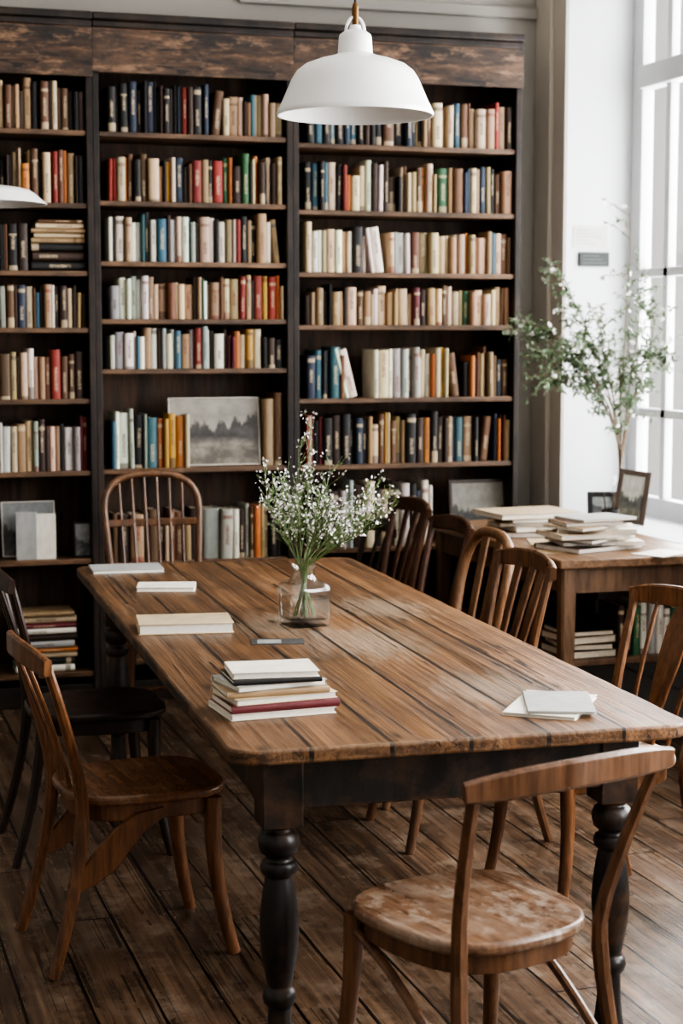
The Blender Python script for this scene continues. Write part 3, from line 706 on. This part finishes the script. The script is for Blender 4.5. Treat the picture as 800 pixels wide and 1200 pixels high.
# ------------------------------------------------------------------ pendant lamps
def lamp(label, x, y, z, rad, hk=1.0):
    k = rad/.21; q_ = k*hk
    t = thing('pendant_lamp', label, 'lamp', (x, y, z), 0, 'white pendant lamps')
    pr = [(.210, 0), (.2115, .006), (.207, .016), (.195, .04), (.182, .07), (.171, .095), (.157, .117), (.135, .134), (.10, .147), (.065, .156), (.047, .163)]
    inn = [(r-.004, zz-.002 if zz > .01 else zz) for r, zz in pr][::-1]
    m = MB()
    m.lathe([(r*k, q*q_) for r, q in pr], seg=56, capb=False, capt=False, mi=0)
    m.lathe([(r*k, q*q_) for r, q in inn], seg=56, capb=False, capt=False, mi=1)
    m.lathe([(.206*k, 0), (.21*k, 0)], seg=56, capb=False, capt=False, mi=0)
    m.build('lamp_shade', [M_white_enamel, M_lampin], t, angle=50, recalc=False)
    MB().lathe([(r*k, q*q_) for r, q in [(.047, .160), (.046, .175), (.044, .205), (.042, .213), (.030, .222), (.018, .226), (.014, .238)]], seg=36).build('cap', M_white_enamel, t, angle=50)
    pts = [(.026*math.cos(PI*i/12)*k, 0, .220*q_+.04*math.sin(PI*i/12)*k) for i in range(13)]
    MB().sweep(pts, circ(.0045*k, 8), ref=(0, 1, 0)).build('loop', M_white_enamel, t)
    zb = .238*q_
    MB().lathe([(.008*k, zb), (.009*k, zb+.02), (.009*k, zb+.045), (.007*k, zb+.055), (.004*k, zb+.06)], seg=18).build('socket', M_brass, t)
    MB().lathe([(.002*k, .035*q_), (.022*k, .043*q_), (.03*k, .07*q_), (.024*k, .1*q_), (.014*k, .13*q_), (.014*k, .158*q_)], seg=20).build('bulb', M_bulb, t)
    MB().tube([(0, 0, zb+.055), (0, 0, CEIL-z)], .0035).build('cord', M_cord, t)
p = on_z(416, 136, 2.17)
lamp('white enamel pendant lamp hanging over the long wooden table', p.x, p.y, 2.17, .211)
p = on_z(-22, 239, 2.05)
lamp('shallow white pendant lamp cut off at left edge, before left bookcase', p.x, p.y, 2.05, .235, .38)

# ------------------------------------------------------------------ flat books on tables
def cmat(code, j=1.0):
    nm = 'flat_cover_%s' % code
    m = bpy.data.materials.get(nm)
    return m or plain(nm, CLR[code][0], .5, .1, 25)
def flat_book(label, loc, rz, L, W, T, code, group=None, name='closed_book', cat='book', pages=M_pagew):
    t = thing(name, label, cat, loc, R(rz), group)
    b = max(.0012, T*.1); m = MB()
    m.box((-L/2, -W/2, 0), (L/2, W/2, b)); m.box((-L/2, -W/2, T-b), (L/2, W/2, T))
    pts = []
    for k in range(7):
        a = PI/2+PI*k/6; pts.append((math.cos(a)*.3*T, T/2+math.sin(a)*T/2))
    # spine along +y long side
    sp = [(-q[0]+W/2-.001, q[1]) for q in pts]
    n = len(sp); vs = [(-L/2, y, z) for y, z in sp]+[(L/2, y, z) for y, z in sp]
    m.add(vs, [tuple(range(n)), tuple(range(n, 2*n))]+[(i, (i+1) % n, n+(i+1) % n, n+i) for i in range(n)])
    m.build('cover', cmat(code), t, bevel=.0006, seg=1, angle=30)
    MB().box((-L/2+.004, -W/2+.004, b), (L/2-.004, W/2-.001, T-b)).build('page_block', pages, t, smooth=False)
    return t
p = on_z(320, 832, TZ); z = TZ+.0005
stack = [('w', .245, .17, .014, 4, 'white paperback at the bottom of stack on near table end'),
         ('m', .25, .17, .017, 183, 'maroon-edged book low in the stack on near table end'),
         ('c', .24, .165, .014, 7, 'cream book third from bottom in near table stack'),
         ('t', .235, .165, .013, 180, 'tan book fourth from bottom in near table stack'),
         ('l', .215, .155, .012, 9, 'grey-covered book third from top in near table stack'),
         ('k', .20, .15, .010, 178, 'black-covered book second from top in near table stack'),
         ('w', .195, .14, .014, -6, 'white paperback on top of stack on near table end')]
for i, (c, L, W, T, rz, lab) in enumerate(stack):
    flat_book(lab, (p.x+random.uniform(-.006, .006), p.y+random.uniform(-.006, .006)+.004*i, z), rz, L, W, T, c, 'stack of books on near table end'); z += T+.0003
p = on_z(216, 737, TZ); flat_book('thick cream closed book alone on left side of table', (p.x, p.y, TZ), -8, .265, .175, .03, 'c')
p = on_z(148, 668, TZ); flat_book('pale notebook at far left corner of table', (p.x, p.y, TZ), -4, .25, .17, .012, 'l', name='notebook', cat='notebook')
p = on_z(195, 690, TZ); flat_book('small white notebook between cream book and far table corner', (p.x, p.y, TZ), -14, .19, .13, .014, 'w', name='notebook', cat='notebook')
p = on_z(645, 828, TZ)
flat_book('white magazine underneath the grey one on right of table', (p.x, p.y, TZ), 54, .25, .165, .008, 'w', 'magazines on right of table', 'magazine', 'magazine')
flat_book('light grey magazine on top of the white one, table right', (p.x+.014, p.y-.012, TZ+.0085), 70, .215, .15, .006, 'l', 'magazines on right of table', 'magazine', 'magazine')
p = on_z(325, 752, TZ)
t = thing('worn_mark', 'thin dark grey sheet standing for a worn mark before the glass vase', 'worn_mark', (p.x, p.y, TZ), R(-14))
MB().box((-.072, -.042, 0), (.072, .042, .0009)).build('worn_mark_sheet', M_slate, t, smooth=False)  # thin sheet added to stand for a worn mark in the tabletop
MB().box((-.055, -.028, .0009), (.01, .028, .0012)).build('worn_mark_panel', M_pic2, t, smooth=False)

# ------------------------------------------------------------------ vase and bouquet
p = on_z(356, 732, TZ)
VX, VY = p.x, p.y
rt = Vector((math.cos(YAW), -math.sin(YAW), 0))
t = thing('glass_vase', 'square clear glass jar vase holding small white flowers', 'vase', (VX, VY, TZ), R(8))
ob = [(.056, 0), (.062, .004), (.063, .012), (.063, .104), (.0615, .113), (.056, .121), (.047, .127), (.038, .132), (.033, .138), (.031, .146), (.031, .164), (.036, .169), (.036, .176)]
ib = [(.033, .176), (.028, .164), (.028, .146), (.030, .138), (.035, .130), (.044, .124), (.053, .118), (.0580, .111), (.0592, .103), (.0592, .024), (.055, .019)]
MB().lathe(ob+ib, seg=64, sq=7).build('jar', M_glass, t, angle=50)
MB().lathe([(.054, .0195), (.0585, .0245), (.0585, .080)], seg=64, sq=7).build('water', M_water, t, angle=50)

def wob(start, dirv, length, n=5, bend=(0, 0, 0), wb=.02):
    pts = [Vector(start)]; d = Vector(dirv).normalized(); bend = Vector(bend)
    for i in range(n):
        d = (d+bend/n+Vector((random.uniform(-wb, wb), random.uniform(-wb, wb), random.uniform(-wb, wb)))).normalized()
        pts.append(pts[-1]+d*length/n)
    return pts
def flower(m, c, r):
    c = Vector(c); nrm = Vector((random.uniform(-1, 1), random.uniform(-1, 1), random.uniform(-.2, 1))).normalized()
    a = nrm.orthogonal().normalized(); b = nrm.cross(a)
    for k in range(5):
        t0 = 2*PI*k/5+random.random()*.3
        d1 = a*math.cos(t0)+b*math.sin(t0); sd = nrm.cross(d1)
        m.add([c, c+d1*r*.6+sd*r*.42+nrm*r*.15, c+d1*r*1.1+nrm*r*.3, c+d1*r*.6-sd*r*.42+nrm*r*.15], [(0, 1, 2, 3)])
def leaf(m, base, dirv, L, W, mi=0):
    d = Vector(dirv).normalized(); up = Vector((random.uniform(-.5, .5), random.uniform(-.5, .5), 1)); s = d.cross(up)
    if s.length < .01: s = Vector((1, 0, 0))
    s.normalize(); nn = s.cross(d); b = Vector(base)
    m.add([b, b+d*L*.4+s*W*.5+nn*W*.15, b+d*L, b+d*L*.4-s*W*.5+nn*W*.15, b+d*L*.45-nn*W*.05], [(0, 1, 4), (1, 2, 4), (2, 3, 4), (3, 0, 4)], mi)
bq = thing('flower_bouquet', 'loose bouquet of tiny white blossoms standing in the glass vase', 'flowers', (VX, VY, TZ+.022))
ms, ml, mb_ = MB(), MB(), MB()
NS = 34
for i in range(NS):
    a = 2*PI*i*.618+random.uniform(-.3, .3); sp = .05+1.0*math.sqrt((i+.5)/NS)
    hd = Vector((math.cos(a), math.sin(a), 0)); side = hd.dot(rt)
    if side < 0: hd = hd-rt*side*.18
    d = hd*sp+Vector((0, 0, 1))+rt*.32
    neck = Vector((math.cos(a)*.015, math.sin(a)*.015, .150))
    foot = Vector((-math.cos(a)*random.uniform(.0, .038), -math.sin(a)*random.uniform(.0, .038), random.uniform(0, .01)))
    ln = random.uniform(.21, .32)*(1.08-.20*sp)
    if i < 2: ln = .39-.05*i; d = Vector((-.03, .05, 1))-rt*.03
    pts = wob(neck, d, ln, 6, hd*.22+rt*.06, .08)
    ms.tube([foot, (foot+neck)/2, neck]+pts[1:], .0013, .0008, 5)
    for k in range(2, 7):
        for q in range(4):
            bd = (pts[k]-pts[k-1]).normalized()+Vector((random.uniform(-1, 1), random.uniform(-1, 1), random.uniform(-.3, .7)))
            L = random.uniform(.025, .07)
            bp = wob(pts[k], bd, L, 2, (0, 0, .3), .15)
            ms.tube(bp, .0009, .0006, 4)
            if (k >= 3 and random.random() < .72) or q == 0:
                for z_ in range(random.randint(2, 4)):
                    cpt = bp[-1]+Vector((random.uniform(-.014, .014), random.uniform(-.014, .014), random.uniform(-.012, .014)))
                    flower(mb_, cpt, random.uniform(.0028, .0052))
            if random.random() < .8: leaf(ml, bp[1], bd, random.uniform(.012, .026), random.uniform(.004, .007))
            if k > 2 and random.random() < .35: leaf(ml, pts[k], Vector((random.uniform(-1, 1), random.uniform(-1, 1), .4)), random.uniform(.014, .028), random.uniform(.004, .008))
ms.build('stems', M_stem, bq); ml.build('leaves', M_leaf, bq, smooth=False, recalc=False); mb_.build('blossoms', M_blos, bq, smooth=False, recalc=False)

# ------------------------------------------------------------------ desk by the window
DX0, DX1, DY0, DY1 = 2.66, 3.325, 5.82, 7.2
D = thing('desk', 'warm brown wooden desk standing under the window, piled with books', 'desk', ((DX0+DX1)/2, (DY0+DY1)/2, 0))
hx, hy = (DX1-DX0)/2, (DY1-DY0)/2
MB().box((-hx, -hy, TZ-.035), (hx, hy, TZ)).build('desktop', M_desk, D, bevel=.006)
a = MB(); e = .04
for s in (-1, 1):
    a.box((s*(hx-e)-.01, -hy+e, TZ-.13), (s*(hx-e)+.01, hy-e, TZ-.035)); a.box((-hx+e, s*(hy-e)-.01, TZ-.13), (hx-e, s*(hy-e)+.01, TZ-.035))
a.build('apron', M_deskleg, D, bevel=.002)
for sx in (-1, 1):
    for sy in (-1, 1):
        MB().sweep([(sx*(hx-.045), sy*(hy-.045), 0), (sx*(hx-.045), sy*(hy-.045), TZ-.13), (sx*(hx-.045), sy*(hy-.045), TZ-.035)], rrect(.06, .06, .15), [.75, 1, 1], ref=(0, 1, 0)).build('leg', M_deskleg, D)
SH = .34
MB().box((-hx+.02, -hy+.05, SH), (hx-.02, hy-.05, SH+.022)).build('lower_shelf', M_deskleg, D, bevel=.002)
t = thing('storage_box', 'black storage box on the lower shelf of the desk', 'box', (2.90, 6.50, SH+.022))
m = MB(); m.box((-.15, -.17, 0), (.15, .17, .15)); m.build('body', M_box, t, bevel=.006)
MB().box((-.157, -.177, .15), (.157, .177, .185)).build('lid', M_box, t, bevel=.005)
for i, c in enumerate('dkgwlwwgd'):
    o = bpy.data.objects.new('book', BOOKME); COL.objects.link(o); o.rotation_euler = (0, 0, 0)
    o.scale = (.030, .17, random.uniform(.17, .22)); o.location = (2.96+.032*i, 5.90+random.uniform(0, .02), SH+.0225); o.color = c4(CLR[c][0])
    tag(o, '%s book, %s from left on the lower desk shelf' % (CLR[c][1], ORD[i]), 'book', 'books standing on the lower desk shelf')
z = SH+.0222
for i, (c, th, rz) in enumerate((('d', .03, 4), ('k', .022, -6), ('b', .03, 8), ('k', .018, 0))):
    flat_book('%s book, %s from bottom of the flat pile under the desk' % (CLR[c][1], ORD[i]), (2.83, 6.02, z), rz, .2, .24-.01*i, th, c, 'flat pile on the lower desk shelf', pages=M_page); z += th+.0003
# pile A
p = on_z(606, 626, TZ); z = TZ
for c, L, W, T, rz, dx, lab in [('b', .27, .22, .024, 80, .0, 'brown book at bottom of the far desk pile'), ('w', .26, .2, .02, 95, .02, 'white book second from bottom in the far desk pile'), ('t', .25, .19, .016, 74, 0, 'tan book third from bottom in the far desk pile'),
                        ('l', .27, .2, .016, 88, .02, 'light grey book under the big cream album on desk'), ('c', .36, .27, .022, 4, .03, 'big cream album topping the far desk pile')]:
    flat_book(lab, (p.x+.01+dx, p.y, z), rz, L, W, T, c, 'far pile of books on the desk'); z += T+.0004
# pile B
p = on_z(690, 642, TZ); z = TZ
for c, L, W, T, rz, dx, lab in [('d', .34, .25, .020, 18, 0, 'dark brown book at bottom of the near desk pile'), ('w', .33, .24, .014, -8, .03, 'white magazine second from bottom in near desk pile'),
                            ('k', .30, .22, .014, 30, .01, 'black magazine low in the near desk pile'), ('c', .30, .22, .020, 2, -.03, 'cream magazine in the middle of the near desk pile'), ('w', .31, .22, .014, -20, 0.03, 'white magazine fourth from top in near desk pile'),
                            ('t', .27, .2, .012, 25, -.02, 'tan magazine third from top in near desk pile'), ('b', .24, .18, .014, -2, -.02, 'brown notebook second from top in near desk pile'), ('l', .26, .19, .010, 12, 0.035, 'light grey magazine on top of near desk pile')]:
    flat_book(lab, (p.x+dx, p.y+dx*.5, z), rz, L, W, T, c, 'near pile of magazines on the desk'); z += T+.0004
def sheet(label, u, v, rz, L, W, code='w', z=TZ):
    p = on_z(u, v, z)
    flat_book(label, (p.x, p.y, z), rz, L, W, .004, code, 'loose booklets on the desk', 'booklet', 'booklet')
sheet('thin white booklet at the near edge of the desk, right of pile', 775, 649, 30, .20, .14)
sheet('thin cream booklet between the two desk piles', 640, 636, 72, .2, .14, 'c')
sheet('thin light grey booklet at the back of the desk', 668, 613, 50, .2, .14, 'l')
sheet('thin tan booklet lying at the left front corner of desk', 632, 648, 20, .17, .12, 't')
# frames on sill
p = on_z(738, 616, SILL)
picture('dark brown framed photo standing on sill before the flowering branches', (3.415, p.y-.0, SILL+.010), .14, .235, .27, R(-30), M_brownfr, M_pic3, .022, strut=True, roll=R(7))
picture('small black framed photo on sill beside the near desk pile', (3.41, 7.00, SILL+.004), .15, .125, .2, R(-14), M_black, M_pic2, .022, strut=True)
t = thing('pen_pot', 'small black pen pot standing between desk piles and framed photos', 'pot', (3.25, 6.62, TZ))
MB().lathe([(.032, 0), (.036, .004), (.038, .095), (.034, .095), (.032, .012)], seg=28).build('pot', M_black, t)
for k, (dx_, dy_) in enumerate(((.012, .0), (-.012, .01), (.0, -.014))):
    MB().tube([(dx_*.5, dy_*.5, .013), (dx_*1.9, dy_*1.9, .165)], .004, .003).build('pen', M_brownfr, t)
# vase with branches
BX, BY = 3.46, 6.96
t = thing('branch_vase', 'narrow clear glass vase on window sill behind dark frame', 'vase', (BX, BY, SILL))
MB().lathe([(.035, 0), (.045, .006), (.05, .05), (.048, .1), (.03, .15), (.022, .18), (.026, .2), (.023, .2), (.019, .18), (.027, .15), (.044, .1), (.046, .05), (.04, .01)], seg=32).build('jar', M_glass, t, angle=50)
br = thing('flowering_branches', 'tall leafy branches with pale blossoms in the sill vase', 'branches', (BX, BY, SILL+.012))
ms, ml, mb_ = MB(), MB(), MB()
def pt_at(u, v, dep=0):   # point of the branch spray in the plane through its vase that faces the room
    d = ray(u, v); base = Vector((BX, BY, 0)); n = Vector((math.sin(YAW), math.cos(YAW), 0))
    k = (base.dot(n)+dep)/d.dot(n); return Vector((0, 0, CZ))+d*k-Vector((BX, BY, SILL+.012))
def smooth(pts, n=3):
    out = []
    P = [pts[0]]+pts+[pts[-1]]
    for i in range(1, len(P)-2):
        p0, p1, p2, p3 = P[i-1:i+3]
        for k in range(n):
            q = k/n
            out.append(.5*((2*p1)+(p2-p0)*q+(2*p0-5*p1+4*p2-p3)*q*q+(3*p1-p0-3*p2+p3)*q**3))
    out.append(pts[-1]); return out
XMAX = XWIN-.03-BX
def spray(pts, k0, dens, blos, lk=1.0):
    for k in range(k0, len(pts)):
        for q in range(dens):
            bd = (pts[k]-pts[k-1]).normalized()*.8+Vector((random.uniform(-1, .7), random.uniform(-.9, .7), random.uniform(-.8, .6)))
            st = pts[k-1].lerp(pts[k], random.random())
            bp = wob(st, bd, random.uniform(.05, .14), 3, (0, 0, -.2), .12)
            if max(b_.x for b_ in bp) > XMAX-.045: continue
            ms.tube(bp, .0015, .0008, 4)
            for c_ in bp[1:]:
                for z_ in range(5):
                    leaf(ml, c_, Vector((random.uniform(-1, .9), random.uniform(-1, 1), random.uniform(-.8, .6))), random.uniform(.021, .041)*lk, random.uniform(.010, .017)*lk)
                if random.random() < blos: flower(mb_, c_+Vector((random.uniform(-.02, .02), random.uniform(-.02, .02), random.uniform(-.02, .02))), random.uniform(.009, .015))
root = Vector((0, 0, 0)); neck = Vector((0, 0, .19))
limbs = [([(726, 530), (722, 490), (710, 462), (694, 440), (674, 415), (652, 395), (632, 382), (618, 380)], -.20, 3, 8, .3, 1),
 ([(725, 530), (718, 480), (706, 440), (695, 405), (681, 370), (665, 342), (653, 322)], -.12, 3, 6, .3, 1),
 ([(729, 530), (734, 480), (740, 430), (747, 390), (750, 350), (752, 322)], -.12, 2, 5, .4, .9),
 ([(730, 530), (738, 485), (749, 450), (761, 425), (772, 408), (778, 412)], -.26, 2, 7, .3, 1),
 ([(725, 525), (716, 490), (700, 465), (680, 450), (660, 442), (644, 446)], -.26, 2, 8, .3, 1),
 ([(727, 530), (719, 470), (710, 430), (705, 400), (711, 372)], -.14, 2, 7, .3, 1),
 ([(729, 530), (735, 490), (744, 460), (753, 430), (764, 395), (766, 370)], -.30, 2, 6, .3, 1),
 ([(724, 520), (710, 478), (690, 440), (666, 420), (642, 410), (626, 418)], -.32, 3, 8, .3, 1),
 ([(726, 525), (714, 480), (698, 450), (685, 430), (679, 405), (687, 385)], -.26, 3, 7, .3, 1),
 ([(728, 530), (726, 470), (726, 435), (730, 405)], -.25, 1, 6, .3, 1)]
for uv, dep, k0, dn, bl, lk in limbs:
    n_ = len(uv); pts = [root, neck]+[pt_at(u, v, dep*(i+1)/n_) for i, (u, v) in enumerate(uv)]
    ms.tube(smooth(pts), .005, .0014, 6); spray(pts, k0+2, dn, bl, lk)
Dd = [root, neck]+[pt_at(u, v, -.03*(i+1)/6) for i, (u, v) in enumerate([(727, 520), (728, 450), (732, 400), (735, 340), (738, 290), (737, 245)])]
ms.tube(smooth(Dd), .006, .0015, 6); spray(Dd, 5, 3, .8, .7)
ms.build('stems', M_twig, br); ml.build('leaves', M_leaf2, br, smooth=False, recalc=False); mb_.build('blossoms', M_blos2, br, smooth=False, recalc=False)

# ------------------------------------------------------------------ light
wd = bpy.data.worlds.new('world'); scene.world = wd; wd.use_nodes = True
bg = wd.node_tree.nodes['Background']; bg.inputs[0].default_value = (1.0, .965, .925, 1); bg.inputs[1].default_value = .64
for i, (a, b) in enumerate(wins):
    l = bpy.data.lights.new('window_light', 'AREA'); l.shape = 'RECTANGLE'; l.size = ZT-ZS; l.size_y = b-a
    l.energy = (170, 370, 310)[i]; l.color = (.985, .99, 1.0)  # area lamps added outside; stronger at the unseen windows to light the room
    o = bpy.data.objects.new('window_light', l); COL.objects.link(o)
    o.location = (XWIN+.2, (a+b)/2, (ZS+ZT)/2); o.rotation_euler = (0, PI/2, 0)
try:
    scene.view_settings.view_transform = 'AgX'; scene.view_settings.look = 'AgX - High Contrast'
    scene.view_settings.exposure = 0.12
except Exception as ex_: print(ex_)
